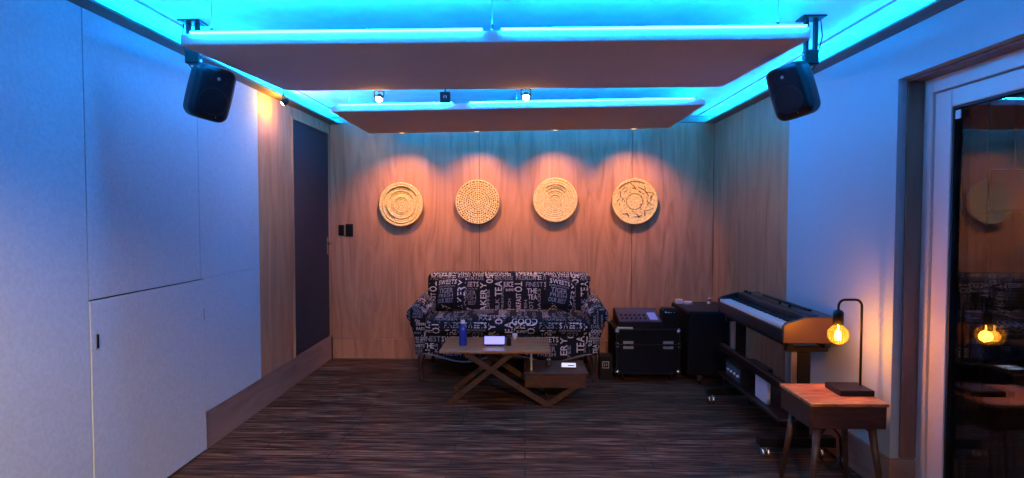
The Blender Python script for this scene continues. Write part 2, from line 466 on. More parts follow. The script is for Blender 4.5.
# recessed downlights in the rear panel
bask_x = [-1.281, -.488, .31, 1.125]
dl_x = [-1.165, -.455, .285, 1.02]
pos_words = ['above the leftmost wall basket', 'above the dotted second wall basket', 'above the third wall basket', 'above the rightmost wall basket']
DL = None
zdl = 2.309
for i, x in enumerate(dl_x):
    loc = (x, 5.69, zdl + (x + .065) * .0149)
    lab = 'small recessed downlight in the rear ceiling panel, ' + pos_words[i]
    if DL is None:
        DL = thing('downlight', lab, 'downlight', loc, group='downlights in the rear panel')
        bm = B(); lathe(bm, [(.022, .004), (.022, -.012), (.034, -.016), (.040, -.010), (.040, .002)], 24); obj('bezel', bm, 'steel', DL)
        bm = B(); lathe(bm, [(0, -.0125), (.0215, -.0125)], 20); obj('lens', bm, 'downlens', DL)
    else: dup(DL, loc, None, lab)
    spot('downlight_beam', (x, 5.69, loc[2] - .022), (bask_x[i], YB, 1.42), 70, (1., .40, .07), 94, 1., .010)

# bare lamps hanging between the panels
def lamp_unit(label, loc, group):
    t = thing('pendant_spotlight', label, 'spotlight', loc, group=group)
    top = H - loc[2]
    bm = B(); lathe(bm, [(0, top), (.03, top), (.03, top - .012), (.012, top - .02), (0, top - .02)], 20); obj('ceiling_rose', bm, 'black', t)
    bm = B(); tube(bm, [(0, 0, top - .015), (0, 0, .075), (.0, -.0, .05)], .005, 8); obj('stem', bm, 'blackmetal', t)
    bm = B(); tube(bm, [(-.03, 0, .01), (-.034, 0, .05), (0, 0, .062), (.034, 0, .05), (.03, 0, .01)], .004, 8); obj('yoke', bm, 'blackmetal', t)
    bm = B(); lathe(bm, [(.0, .045), (.014, .044), (.024, .025), (.027, .0), (.027, -.012), (.024, -.012), (.022, .0), (0, .005)], 20, Matrix.Rotation(R(-50), 4, 'X')); obj('lamp_head', bm, 'blackmetal', t)
    bm = B(); lathe(bm, [(0, -.02), (.012, -.018), (.021, -.010), (.0225, -.002), (0, .003)], 20, Matrix.Rotation(R(-50), 4, 'X')); obj('lens', bm, 'warmled', t)
    return t
lg = 'bare spotlights between the panels'
for lab, loc, pw in (('left glowing bare spotlight hanging between the two ceiling panels', (-1.002, 4.13, 2.296), 5.),
                 ('right glowing bare spotlight hanging between the two ceiling panels', (.0065, 4.13, 2.304), 5.),):
    lamp_unit(lab, loc, lg)
    spot('spotlight_beam', (loc[0], loc[1] - .03, loc[2] - .03), (loc[0], loc[1] - 1.2, 0), 10, (1., .42, .16), 90, 1., .02)
    point('spotlight_spill', (loc[0], loc[1] - .045, loc[2] + .0), 1.8, (1., .34, .07), .02)
lab3 = lamp_unit('glowing spotlight near the plywood strip beside the grey door', (-1.875, 4.66, 2.375), lg)
lab3.rotation_euler = (0, 0, R(-80))
point('spotlight_spill', (-1.90, 4.70, 2.36), 10, (1., .52, .06), .02)

# small black sensor box on the rear panel
t = thing('sensor_box', 'small black square box between the two glowing ceiling spotlights', 'sensor', (-.604, 4.56, 2.388))
bm = B(); box(bm, (-.038, -.02, -.04), (.038, .02, .04), .006, 2); obj('housing', bm, 'black', t)
bm = B(); tube(bm, [(-.006, -.0215, .008), (.010, -.0215, .008), (.010, -.0215, -.010)], .0025, 6); tube(bm, [(-.008, -.0215, .008), (-.008, -.0215, -.008)], .0025, 6); obj('symbol', bm, 'white', t)
bm = B(); tube(bm, [(0, 0, .038), (0, 0, H - 2.388)], .006, 8); obj('stem', bm, 'blackmetal', t)

# ------------------------------------------------------------------ hanging loudspeakers
def loudspeaker(label, loc, rot, s):
    """egg-edged monitor; local -y faces out"""
    t = thing('loudspeaker', label, 'speaker', loc, group=None)
    Rm = rot
    t.rotation_euler = Rm.to_euler(); t.scale = (s, s, s)
    def warp(p):
        # narrower rear, belly in the middle
        k = 1 - .22 * max(0, p.y / .1) ** 2
        bz = 1 + .05 * (1 - (p.z / .15) ** 2)
        return Vector((p.x * k * bz, p.y, p.z * (1 - .10 * max(0, p.y / .1) ** 2)))
    bm = B(); rbox(bm, (.215, .20, .30), .045, (6, 6, 8), .006, .006, None, 0, warp); obj('cabinet', bm, 'speaker', t)
    fy = -.1035
    Mf = Matrix.Translation((0, fy, -.045)) @ Matrix.Rotation(R(90), 4, 'X')
    bm = B(); lathe(bm, [(.078, -.002), (.080, .004), (.074, .006), (.070, .0), (.045, -.016), (.026, -.018), (.02, -.008), (0, -.005)], 32, Mf); obj('woofer', bm, 'cone', t)
    Mf = Matrix.Translation((0, fy, .088)) @ Matrix.Rotation(R(90), 4, 'X')
    bm = B(); lathe(bm, [(.046, -.002), (.044, .004), (.03, -.004), (.013, -.006), (.011, .0), (0, .004)], 28, Mf); obj('tweeter', bm, ['cone'], t)
    bm = B(); lathe(bm, [(0, .005), (.009, .003), (.010, 0)], 16, Mf); obj('dome', bm, 'steel', t)
    bm = B(); lathe(bm, [(0, .002), (.003, .002), (.003, 0)], 10, Matrix.Translation((.03, fy - .003, -.128)) @ Matrix.Rotation(R(90), 4, 'X')); obj('power_light', bm, 'steel', t)
    return t
def bracket(label, x, y, zbot, s):
    t = thing('speaker_bracket', label, 'bracket', (x, y, H), 0)
    bm = B(); box(bm, (-.06, -.05, -.008), (.06, .05, 0), .002, 1); obj('ceiling_plate', bm, 'blackmetal', t)
    bm = B()
    for dx in (-.024, .024): box(bm, (dx - .008, -.016, zbot - H + .03), (dx + .008, .016, -.006), .002, 1)
    obj('hanger_arm', bm, 'blackmetal', t)
    bm = B(); box(bm, (-.036, -.024, zbot - H), (.036, .024, zbot - H + .075), .006, 2); obj('clamp', bm, 'blackmetal', t)
    bm = B()
    for z in (.018, .055): tube(bm, [(-.042, 0, zbot - H + z), (.042, 0, zbot - H + z)], .008, 8)
    obj('bolt', bm, 'steel', t)
    bm = B(); tube(bm, [(s * .05, 0, -.01), (s * .055, -.01, -.1), (s * .03, .01, zbot - H - .0), (s * .01, .06, zbot - H - .05)], .003, 6); obj('cable', bm, 'black', t)
    return t
def aim(yaw, pitch, roll):
    return Matrix.Rotation(yaw, 4, 'Z') @ Matrix.Rotation(pitch, 4, 'X') @ Matrix.Rotation(roll, 4, 'Y')
loudspeaker('dark loudspeaker hanging from the ceiling at the left of the room', (-1.675, 3.17, 2.142), aim(R(46), R(12), R(10)), .91)
loudspeaker('dark loudspeaker hanging from the ceiling on the right above the piano', (1.386, 3.15, 2.134), aim(R(-46), R(12), R(-12)), .89)
bracket('black ceiling bracket holding the left loudspeaker', -1.765, 3.19, 2.298, -1)
bracket('black ceiling bracket holding the right loudspeaker', 1.485, 3.19, 2.275, 1)

# ------------------------------------------------------------------ wall baskets
def basket(kind, label, x, z, rad):
    t = thing('wall_basket', label, 'basket', (x, YB - .002, z), group=None)
    seg = 96
    ncoil = 10
    depth = .042
    # bowl opens towards the room (-y); built in local z then turned to -y
    Mx = Matrix.Rotation(R(90), 4, 'X')
    prof = []
    steps = ncoil * 6
    for i in range(steps + 1):
        u = i / steps
        r = rad * u
        base = .012 + depth * (u ** 2.0) * .86
        amp = .0075 if kind in (0, 2) else .0045
        ph = (u * ncoil) % 1
        prof.append((r, base + amp * abs(math.sin(math.pi * ph))))
    if kind == 0: prof = [(r, (z + (.007 if (.30 < r / rad < .42 or .58 < r / rad < .68 or .84 < r / rad < .9) else 0))) for r, z in prof]
    back = [(rad * 1.0, .012 + depth * .86 - .004), (rad * .99, depth * .80), (rad * .8, .010), (rad * .4, .002), (0, 0)]
    def mf(i, k):
        if i >= steps: return 0
        u = i / steps; ring = int(u * ncoil)
        if kind == 1:                                        # dotted check
            n = max(6, int(ring * 2 + 1) * 3)
            a = int(k / seg * n * 2 + (ring % 2))
            return 1 if (a % 2 and (i % 6) in (1, 2, 3) and ring > 0) else 0
        if kind == 3:
            return 0
        return 0
    bm = B(); lathe(bm, prof + back, seg, Mx, 0, mf)
    obj('bowl', bm, ['straw', 'strawdark'], t, fix=False)
    # woven rim
    bm = B()
    pts = [Mx @ Vector((rad * math.cos(a), rad * math.sin(a), .012 + depth * .86 + .003 * math.sin(a * 40))) for a in [2 * math.pi * k / 96 for k in range(97)]]
    tube(bm, pts, .0065, 8, 0, False); obj('rim', bm, 'straw', t)
    if kind == 2:                                             # shade on the upper coils, drawn as brown arcs
        bm = B()
        for q, (a0_, a1_) in ((.22, (35, 150)), (.42, (38, 145)), (.56, (35, 140)), (.70, (45, 130))):
            pts = [Mx @ Vector((rad * q * math.cos(R(a)), rad * q * math.sin(R(a)), .012 + depth * .86 * q * q + .006)) for a in range(a0_, a1_, 6)]
            tube(bm, pts, .0035, 6)
        obj('shade_arc', bm, 'straw_mid', t)
    if kind == 0:  # ring shade painted as brown arcs, above and at the lower rim
        bm = B()
        for q, (a0_, a1_) in ((.34, (30, 150)), (.60, (25, 160)), (.80, (30, 150)), (.86, (215, 320)), (.72, (180, 250))):
            pts = [Mx @ Vector((rad * q * math.cos(R(a)), rad * q * math.sin(R(a)), .012 + depth * .86 * q * q + .008)) for a in range(a0_, a1_, 6)]
            tube(bm, pts, .003, 6)
        obj('shade_arc', bm, 'straw_mid', t)
    if kind == 3:                                             # zigzag stitching
        bm = B()
        def P(q, a): return Mx @ Vector((rad * q * math.cos(a), rad * q * math.sin(a), .012 + depth * .86 * q * q + .006))
        r3 = random.Random(5)
        prev = None
        for k in range(0, 19):
            a = 2 * math.pi * k / 18 + r3.uniform(-.08, .08); q = r3.uniform(.78, .92) if k % 2 else r3.uniform(.45, .66)
            if prev and r3.random() > .28:
                n0, n1 = r3.choice(((0, 1), (0, .55), (.4, 1)))
                tube(bm, [P(prev[0] + (q - prev[0]) * s, prev[1] + (a - prev[1]) * s) for s in (n0, (n0 + n1) / 2, n1)], r3.uniform(.003, .0055), 6)
            prev = (q, a)
        tube(bm, [P(.90, R(a)) for a in range(62, 150, 8)], .0045, 6)
        tube(bm, [P(.66, R(a)) for a in range(20, 80, 8)], .0045, 6)
        for k in range(26):
            a = r3.uniform(0, 6.28); q = r3.uniform(.3, .8); da = r3.uniform(.1, .3)
            tube(bm, [P(q, a), P(q, a + da * .5), P(q + .02, a + da)], .004, 6)
        tube(bm, [P(.36, 2 * math.pi * k / 40) for k in range(41)], .003, 6, 0, False)
        obj('zigzag_stitching', bm, 'straw_mid', t)
basket(0, 'leftmost round woven wall basket, with wide concentric raised coils', bask_x[0], 1.615, .222)
basket(1, 'round woven wall basket with a dotted weave, second from the left', bask_x[1], 1.64, .222)
basket(2, 'round woven wall basket with painted shade arcs in its upper half, third from left', bask_x[2], 1.66, .222)
basket(3, 'rightmost round woven wall basket, with irregular zigzag stitching', bask_x[3], 1.645, .228)

# light switches
for lab, x, sz, hh in (('left narrow black light switch plate on the plywood beside the door', -1.918, .029, .055), ('right black light switch plate on the plywood, two rocker columns wide', -1.833, .039, .065)):
    t = thing('light_switch', lab, 'light switch', (x, YB, 1.347), group=None)
    bm = B(); box(bm, (-sz, -.010, -hh), (sz, -.0005, hh), .003, 2); obj('switch_plate', bm, 'black', t)
    cols = (0,) if sz < .035 else (-.017, .017)
    for cx in cols:
        for z in (-.03, .0, .03):
            bm = B(); box(bm, (cx - .012, -.015, z - .011), (cx + .012, -.0095, z + .011), .002, 1); obj('rocker', bm, 'blackmetal', t)

# ------------------------------------------------------------------ lettering on cloth
GL = {}
def glyph(ch):
    if ch in GL: return GL[ch]
    cu = bpy.data.curves.new('glyph', 'FONT'); cu.body = ch; cu.size = 1; cu.resolution_u = 2; cu.fill_mode = 'FRONT'; cu.offset = .012
    o = bpy.data.objects.new('glyph', cu); C.objects.link(o)
    bpy.context.view_layer.update()
    dg = bpy.context.evaluated_depsgraph_get()
    me = bpy.data.meshes.new_from_object(o.evaluated_get(dg))
    vs = [Vector((v.co.x, v.co.y)) for v in me.vertices]; fs = [tuple(p.vertices) for p in me.polygons]
    bpy.data.objects.remove(o); bpy.data.curves.remove(cu); bpy.data.meshes.remove(me)
    x0 = min((v.x for v in vs), default=0); x1 = max((v.x for v in vs), default=.25)
    GL[ch] = ([Vector((v.x - x0, v.y)) for v in vs], fs, x1 - x0)
    return GL[ch]

def put_word(bm, bvh, word, x, y, w, hgt, rot, O, U, V, D, mi=1, lift=.0015):
    """word fitted into w x hgt (its own frame); lower-left corner x,y; rot 90 turns it upright"""
    lay = []; cur = 0
    for ch in word:
        if ch == ' ': cur += .3; continue
        g = glyph(ch); lay.append((g, cur)); cur += g[2] + .07
    if not lay: return
    cur -= .07
    sx, sy = w / cur, hgt / .72
    for g, ox in lay:
        idx = []
        for v in g[0]:
            a, b = (v.x + ox) * sx, v.y * sy
            if rot == 90: a, b = -b + hgt, a
            elif rot == -90: a, b = b, w - a
            elif rot: 
                c_, s_ = math.cos(R(rot)), math.sin(R(rot)); a, b = a * c_ - b * s_, a * s_ + b * c_
            p0 = O + U * (x + a) + V * (y + b)
            loc, nor, fi, dist = bvh.ray_cast(p0, D)
            if loc is None or abs(nor.dot(D)) < .22: idx.append(None); continue
            if nor.dot(D) > 0: nor = -nor
            idx.append(bm.verts.new(loc + nor * lift))
        for f in g[1]:
            vs = [idx[k] for k in f]
            if any(v is None for v in vs): continue
            if max((a.co - b.co).length for a in vs for b in vs) > hgt * 2.2 + .02: continue
            try:
                nf = bm.faces.new(vs); nf.material_index = mi
            except ValueError: pass

# one repeat of the printed cloth, 0.85 x 0.66 m: (word, x, y from the top, width, height, turn, ink)
TILE = [
 ('FINEST', .01, .005, .17, .034, 0, 1), ('CAFE', .19, .0, .075, .034, 90, 1), ('BAKERY', .285, .0, .13, .028, 0, 1), ('BREAD', .285, .032, .13, .024, 0, 1),
 ('CAKES & SANDWICHES', .43, .002, .38, .024, 0, 1), ('@FINEST', .43, .03, .17, .030, 0, 1), ('IN QUALITY', .61, .034, .20, .026, 0, 1),
 ('PREMIUM', .02, .062, .20, .042, 0, 2), ('E', .235, .06, .04, .04, 0, 1), ('HOMEMADE', .29, .066, .26, .040, 0, 2), ('MENU HOUSE', .66, .066, .18, .040, 0, 2),
 ('50', .575, .052, .085, .07, -90, 1),
 ('TO', .01, .122, .10, .075, -90, 1), ('FINEST', .12, .122, .17, .048, 0, 2), ('SWEETS', .30, .122, .20, .048, 0, 1),
 ('BAKERY', .515, .13, .34, .062, 90, 1), ('TEA', .66, .115, .15, .072, 90, 1), ('JUICE', .745, .12, .10, .052, 0, 1),
 ('DELICIOUS', .30, .182, .19, .016, 0, 2), ('THE', .13, .185, .10, .05, 0, 1), ('TIGER', .315, .208, .16, .05, 0, 2), ('FRESH', .315, .264, .16, .034, 0, 2),
 ('BREAKFAST', .02, .235, .25, .05, 90, 1), ('TEA', .14, .245, .09, .05, 0, 1), ('OPEN', .10, .30, .17, .03, 90, 2), ('HOT', .15, .31, .12, .042, 90, 2), ('SNACKS', .235, .19, .27, .03, 90, 2),
 ('OUR BEST', .305, .308, .17, .042, 0, 2), ('YES', .33, .36, .09, .05, -20, 1), ('COFFEE', .58, .2, .27, .03, 90, 2), ('MILK', .665, .285, .15, .04, 90, 2), ('ESPRESSO', .725, .19, .28, .022, 90, 2), ('LUNCH', .79, .29, .16, .03, 90, 2),
 ('BUFFET', .77, .19, .09, .024, 0, 1), ('TICKET', .06, .44, .24, .05, 0, 2), ('OFFICE', .36, .43, .22, .045, 0, 1), ('DAILY', .63, .45, .2, .06, 0, 2), ('NUMBER ONE', .02, .51, .3, .04, 0, 2), ('PASTRY', .37, .5, .22, .05, 0, 1), ('GOOD', .63, .53, .2, .05, 0, 1), ('TO TAKE AWAY', .05, .575, .4, .04, 0, 2), ('SUGAR', .5, .575, .28, .05, 0, 2), ('MARKET', .05, .625, .3, .03, 0, 1), ('FAMOUS', .45, .632, .3, .03, 0, 2)]
def print_cloth(bm, O, U, V, D, w, h, ox=0., oy=0., scale=1., tiles=None, mirror=False):
    """print the repeat over a w x h field; O is its top-left corner"""
    bm.normal_update()
    bvh = BVHTree.FromBMesh(bm)
    O, U, V, D = Vector(O), Vector(U), Vector(V), Vector(D)
    TW, TH = .85 * scale, .66 * scale
    for i in range(-1, int(w / TW) + 2):
        for j in range(-1, int(h / TH) + 2):
            for (wd, x, y, ww, hh, rot, ink) in TILE:
                bw, bh = (hh, ww) if abs(rot) == 90 else (ww, hh)
                X = i * TW + x * scale + ox; Y = j * TH + y * scale + oy
                if X + bw * scale < 0 or Y + bh * scale < 0 or X > w or Y > h: continue
                put_word(bm, bvh, wd, X, -Y - bh * scale, ww * scale, hh * scale, rot, O, U, V, D, ink)

# ------------------------------------------------------------------ sofa
SO = thing('sofa', 'two seat sofa in black cloth printed with pale words, against the plywood wall', 'sofa', (-.16, 5.74, 0))
CL = ['fabric', 'ink', 'ink2']
# local: x across, -y front (front at -.40, back at +.42)
# back
bm = B()
def wb(p):
    q = p.copy(); q.y += .05 * (p.z + .05) ; q.z += .010 * (1 - (p.x / .82) ** 2)
    return q
rbox(bm, (1.63, .20, .60), .055, (16, 4, 8), 0, .015, Matrix.Translation((0, .29, .625)), 0, wb)
print_cloth(bm, (-.80, -.6, .90), (1, 0, 0), (0, 0, 1), (0, 1, 0), 1.60, .46, .0, -.065)
print_cloth(bm, (-.79, .20, 1.5), (1, 0, 0), (0, -1, 0), (0, 0, -1), 1.58, .01, 0, 0)
bv = BVHTree.FromBMesh(bm)
for x0 in (-.79, .06):
    for (wd, x, w_) in (('COFFEE', .0, .17), ('SHOP', .19, .1), ('BREAD', .30, .13), ('CAKES & SANDWICHES', .44, .34)):
        put_word(bm, bv, wd, x0 + x, 0, w_, .05, 0, Vector((0, .225, 1.4)), Vector((1, 0, 0)), Vector((0, 1, 0)), Vector((0, 0, -1)), 1)
obj('backrest', bm, CL, SO, fix=False)
# base with serpentine apron
bm = B()
def wa(p):
    q = p.copy()
    if p.z < -.05 and p.y < -.2:
        q.z += .035 * math.cos(p.x / .78 * math.pi * 2) - .012
    q.y -= .03 * (1 - (p.x / .8) ** 2) * (1 if p.y < 0 else 0)
    return q
rbox(bm, (1.60, .74, .20), .03, (22, 6, 3), 0, 0, Matrix.Translation((0, -.005, .335)), 0, wa)
print_cloth(bm, (-.79, -.8, .425), (1, 0, 0), (0, 0, 1), (0, 1, 0), 1.58, .17, -.1, -.11)
obj('seat_base', bm, CL, SO, fix=False)
bm = B()
pts = [(x / 20 * .76, -.385 - .03 * (1 - (x / 20) ** 2), .232 + .035 * math.cos(x / 20 * .76 / .78 * math.pi * 2) - .012) for x in range(-20, 21)]
tube(bm, pts, .006, 6); obj('piping', bm, 'ink2', SO)
# seat cushion
for nm, cx, wd, tx in (('seat_cushion', 0, 1.485, .05),):
    bm = B(); rbox(bm, (wd, .66, .13), .05, (16, 7, 2), .028, .012, Matrix.Translation((cx, -.09, .492)), 0)
    print_cloth(bm, (cx - wd / 2 + .01, .24, 1.2), (1, 0, 0), (0, 1, 0), (0, 0, -1), wd - .02, .62, tx, -.0, 1.15)
    print_cloth(bm, (cx - wd / 2 + .01, -.9, .535), (1, 0, 0), (0, 0, 1), (0, 1, 0), wd - .02, .085, tx, -.13)
    obj(nm, bm, CL, SO, fix=False)
# rolled arms
def arm(s):
    bm = B()
    prof = []
    cx, cz, r = .835, .60, .075
    prof += [(.735, .24), (.735, .60)]
    for a in range(170, -80, -15): prof.append((cx + r * math.cos(R(a)), cz + r * math.sin(R(a))))
    prof += [(.845, .50), (.835, .40), (.83, .24)]
    poly = [(x * s, z) for x, z in prof]
    if s < 0: poly.reverse()
    prism(bm, poly, -.39, .36, 'y', .018)
    for v in bm.verts:                                   # arm rises towards the back
        if v.co.z > .45: v.co.z += (v.co.y + .39) * .06 * (v.co.z - .45) / .2
    for fc in bm.faces: fc.smooth = True
    bmesh.ops.recalc_face_normals(bm, faces=bm.faces)
    x0 = -.92 if s < 0 else .735
    print_cloth(bm, (x0, -.9, .67), (1, 0, 0), (0, 0, 1), (0, 1, 0), .185, .42, -.1 if s < 0 else -.33, -.1, .55)
    ix = .0 if s < 0 else 0.
    print_cloth(bm, (ix, -.36, .60), (0, 1, 0), (0, 0, 1), (s, 0, 0), .5, .2, -.2, -.1) 
    print_cloth(bm, (x0, .3, 1.2), (1, 0, 0), (0, 1, 0), (0, 0, -1), .185, .66, -.3, -.1)
    return obj('armrest', bm, CL, SO, fix=False)
arm(-1); arm(1)
# cabriole legs
for sx in (-1, 1):
    for sy in (-1, 1):
        bm = B()
        bx, by = sx * .775, (-.345 if sy < 0 else .33)
        tube(bm, [(bx - sx * .01, by, .27), (bx + sx * .008, by - .008, .20), (bx + sx * .012, by + sy * .012, .13), (bx + sx * .002, by + sy * .004, .06), (bx + sx * .008, by + sy * .014, .02), (bx + sx * .008, by + sy * .016, 0)],
             [.034, .034, .024, .016, .02, .022], 12)
        obj('leg', bm, 'sofaleg', SO)
# scatter cushions
def pillow(label, loc, size, rx, ry, rz):
    t = thing('scatter_cushion', label, 'cushion', loc)
    bm = B(); n = 12; hs = size / 2
    grid = {}
    for sgn in (1, -1):
        for i in range(n + 1):
            for j in range(n + 1):
                u, v = i / n * 2 - 1, j / n * 2 - 1
                edge = (1 - u * u) * (1 - v * v)
                if edge == 0 and (0, i, j) in grid: grid[(sgn, i, j)] = grid[(0, i, j)]; continue
                pin = 1 - .07 * (1 - (1 - abs(u)) ** 2) * (1 - v * v) * 0
                x = u * hs * (1 - .08 * (1 - abs(v)) * abs(u)); z = v * hs * (1 - .08 * (1 - abs(u)) * abs(v))
                vt = bm.verts.new((x, -sgn * .075 * edge ** .45, z)); grid[(sgn, i, j)] = vt
                if edge == 0: grid[(0, i, j)] = vt
        for i in range(n):
            for j in range(n):
                q = [grid[(sgn, i, j)], grid[(sgn, i + 1, j)], grid[(sgn, i + 1, j + 1)], grid[(sgn, i, j + 1)]]
                if sgn < 0: q.reverse()
                f = bm.faces.new(q); f.smooth = True
    print_cloth(bm, (-hs + .01, -.5, hs - .01), (1, 0, 0), (0, 0, 1), (0, 1, 0), size - .02, size - .02, -.28, -.1)
    o = obj('cover', bm, CL, t, fix=False)
    t.rotation_euler = (rx, ry, rz)
pillow('scatter cushion in printed cloth leaning at the left end of the sofa', (-.705, 5.80, .738), .33, R(-18), R(-5), R(-18))
pillow('scatter cushion in printed cloth, tilted at the right end of the sofa', (.335, 5.76, .742), .32, R(-18), R(14), R(16))

# ------------------------------------------------------------------ coffee table
CT = thing('coffee_table', 'wooden folding coffee table with crossed legs and a low side drawer box', 'coffee table', (0, 0, 0))
tz = .450
bm = B()
for k in range(5):
    y0 = 4.60 + k * .106
    box(bm, (-.665, y0, tz - .022), (.198, y0 + .104, tz), .003, 1)
obj('tabletop', bm, 'tablewood', CT)
bm = B()
for y in (4.72, 5.04): box(bm, (-.60, y, tz - .05), (.15, y + .04, tz - .0225), .002, 1)
obj('batten', bm, 'legwood', CT)
for y in (4.655, 5.045):
    bm = B(); bar(bm, (-.47, y, tz - .03), (.175, y, .015), .026, .042); obj('leg', bm, 'legwood', CT)
    bm = B(); bar(bm, (-.60, y + .028, .015), (-.10, y + .028, tz - .035), .026, .042); obj('leg', bm, 'legwood', CT)
    bm = B(); bar(bm, (.18, y, .015), (.40, y, .165), .026, .042); obj('leg', bm, 'legwood', CT)
bm = B(); tube(bm, [(-.36, 4.64, .375 - .02), (-.36, 5.09, .355)], .011, 10); obj('crossbar', bm, 'legwood', CT)
bm = B(); tube(bm, [(.178, 4.66, .02), (.178, 5.06, .02)], .012, 10); obj('crossbar', bm, 'legwood', CT)
bm = B(); box(bm, (.0, 4.63, .155), (.475, 5.02, .262), .003, 1); db = obj('drawer_box', bm, 'cratewood', CT)
bm = B(); box(bm, (-.008, 4.615, .262), (.49, 5.03, .277), .003, 1); obj('box_lid', bm, 'legwood', CT)
bm = B(); box(bm, (.02, 4.622, .172), (.455, 4.629, .25), .002, 1); obj('drawer_front', bm, 'cratewood', CT)
for y in (4.70, 4.98):
    bm = B(); box(bm, (.045, y, .277), (.058, y + .012, tz - .0225)); obj('lift_strut', bm, 'steel', CT)

# things on the coffee table
t = thing('water_bottle', 'blue bottle with white cap standing on the wooden coffee table', 'bottle', (-.500, 4.80, tz))
bm = B(); lathe(bm, [(0, 0), (.028, 0), (.032, .006), (.032, .12), (.029, .145), (.018, .165), (.014, .172), (.014, .185), (0, .185)], 24); obj('bottle_body', bm, 'bottleblue', t)
bm = B(); lathe(bm, [(0, .205), (.016, .204), (.0175, .198), (.0175, .178), (.014, .178)], 20); obj('cap', bm, 'cap', t)
t = thing('tablet_device', 'small device with lit violet screen propped on the coffee table', 'tablet', (-.245, 4.78, tz))
Mr = Matrix.Rotation(R(-28), 4, 'X')
bm = B(); box(bm, (-.088, -.006, 0.006), (.088, .006, .085), .004, 2, 0, Mr); obj('case', bm, 'black', t)
bm = B(); box(bm, (-.081, -.0075, .012), (.081, -.0062, .078), 0, 1, 0, Mr); obj('screen', bm, 'screen', t)
bm = B(); box(bm, (-.07, .0, 0), (.07, .07, .008), .003, 1); obj('stand', bm, 'black', t)
t = thing('jar', 'small dark jar beside the lit device on the coffee table', 'jar', (-.128, 4.80, tz))
bm = B(); lathe(bm, [(0, 0), (.016, 0), (.018, .004), (.018, .055), (.014, .065), (0, .065)], 20); obj('jar_body', bm, 'black', t)
bm = B(); lathe(bm, [(.0155, .064), (.0155, .082), (0, .084)], 20); obj('lid', bm, 'sofaleg', t)
t = thing('candle_holder', 'pale pink small cup behind the dark jar on the coffee table', 'cup', (-.085, 5.04, tz))
bm = B(); lathe(bm, [(0, 0), (.018, 0), (.022, .05), (.020, .05), (.017, .006), (0, .006)], 20); obj('cup_body', bm, 'paper', t)
t = thing('figurine', 'tiny dark figurine on the low drawer box of the coffee table', 'figurine', (.192, 4.85, .277))
bm = B(); lathe(bm, [(0, 0), (.022, 0), (.024, .012), (.016, .03), (.012, .034), (.019, .044), (.02, .056), (.013, .068), (0, .071)], 20); obj('body', bm, 'sofaleg', t)
bm = B()
for dx in (-.008, .008): lathe(bm, [(0, .003), (.004, .002), (.005, 0)], 10, Matrix.Translation((dx, -.0195, .053)) @ Matrix.Rotation(R(90), 4, 'X'))
obj('eye', bm, 'white', t)
t = thing('phone', 'phone with lit white screen lying on the low drawer box', 'phone', (.355, 4.83, .277), R(-4))
bm = B(); box(bm, (-.062, -.075, 0), (.062, .075, .009), .004, 2); obj('phone_body', bm, 'black', t)
bm = B(); box(bm, (-.057, -.068, .0091), (.057, .068, .0098)); obj('screen', bm, 'phonescreen', t)
bm = B(); box(bm, (-.01, -.03, .0099), (.045, .0, .0102)); obj('dark_icon', bm, 'black', t)

# ------------------------------------------------------------------ flight cases
def ball(bm, x, y, z, r=.028):
    bmesh.ops.create_uvsphere(bm, u_segments=14, v_segments=10, radius=r, matrix=Matrix.Translation((x, y, z)))
def flight_case(label, x0, x1, y0, y1, z0, z1, lid):
    t = thing('flight_case', label, 'flight case', ((x0 + x1) / 2, (y0 + y1) / 2, 0))
    hx, hy = (x1 - x0) / 2, (y1 - y0) / 2
    bm = B(); box(bm, (-hx + .004, -hy + .004, z0), (hx - .004, hy - .004, lid - .004), .003, 1); obj('case_body', bm, 'blacktex', t)
    bm = B(); box(bm, (-hx + .004, -hy + .004, lid + .004), (hx - .004, hy - .004, z1), .003, 1); obj('case_lid', bm, 'blacktex', t)
    bm = B()
    for sx in (-1, 1):
        for sy in (-1, 1):
            box(bm, (sx * hx - .012, sy * hy - .012, z0), (sx * hx + .0, sy * hy + .012, z1)) if sx > 0 else box(bm, (-hx, sy * hy - .012, z0), (-hx + .012, sy * hy + .012, z1))
        for z in (z0, z1 - .012): box(bm, (sx * hx - .006, -hy, z), (sx * hx + .006, hy, z + .012))
    for z in (z0, lid - .006, z1 - .012):
        for sy in (-1, 1): box(bm, (-hx, sy * hy - .005, z), (hx, sy * hy + .005, z + .012))
    obj('edge_trim', bm, 'blackmetal', t)
    for sx in (-1, 1):
        for sy in (-1, 1):
            for z in (z0 + .02, z1 - .02):
                bm = B(); ball(bm, sx * (hx - .012), sy * (hy - .012), z, .027)
                obj('ball_corner', bm, 'chrome', t, smooth=True)
    for sx in (-1, 1):
        lx = sx * hx * .62
        bm = B()
        box(bm, (lx - .05, -hy - .004, lid - .045), (lx + .05, -hy + .001, lid + .045), .002, 1, 1)
        for dz in (-.022, .022):
            box(bm, (lx - .046, -hy - .007, lid + dz - .012), (lx + .046, -hy - .003, lid + dz + .012), .003, 1, 0)
        box(bm, (lx - .028, -hy - .010, lid - .012), (lx + .028, -hy - .004, lid + .012), .003, 1, 1)
        obj('butterfly_latch', bm, ['steel', 'black'], t)
    return t
fc = flight_case('black flight case with two silver latches on the floor beside the sofa', .82, 1.395, 5.38, 5.90, .07, .475, .335)
for sx in (-1, 1):
    for dz in (-.016, .016):
        bm = B(); box(bm, (sx * .279 - .012, -.267, .335 + dz - .006), (sx * .279 + .012, -.262, .335 + dz + .006), .001, 1); obj('edge_clip', bm, 'steel', fc)
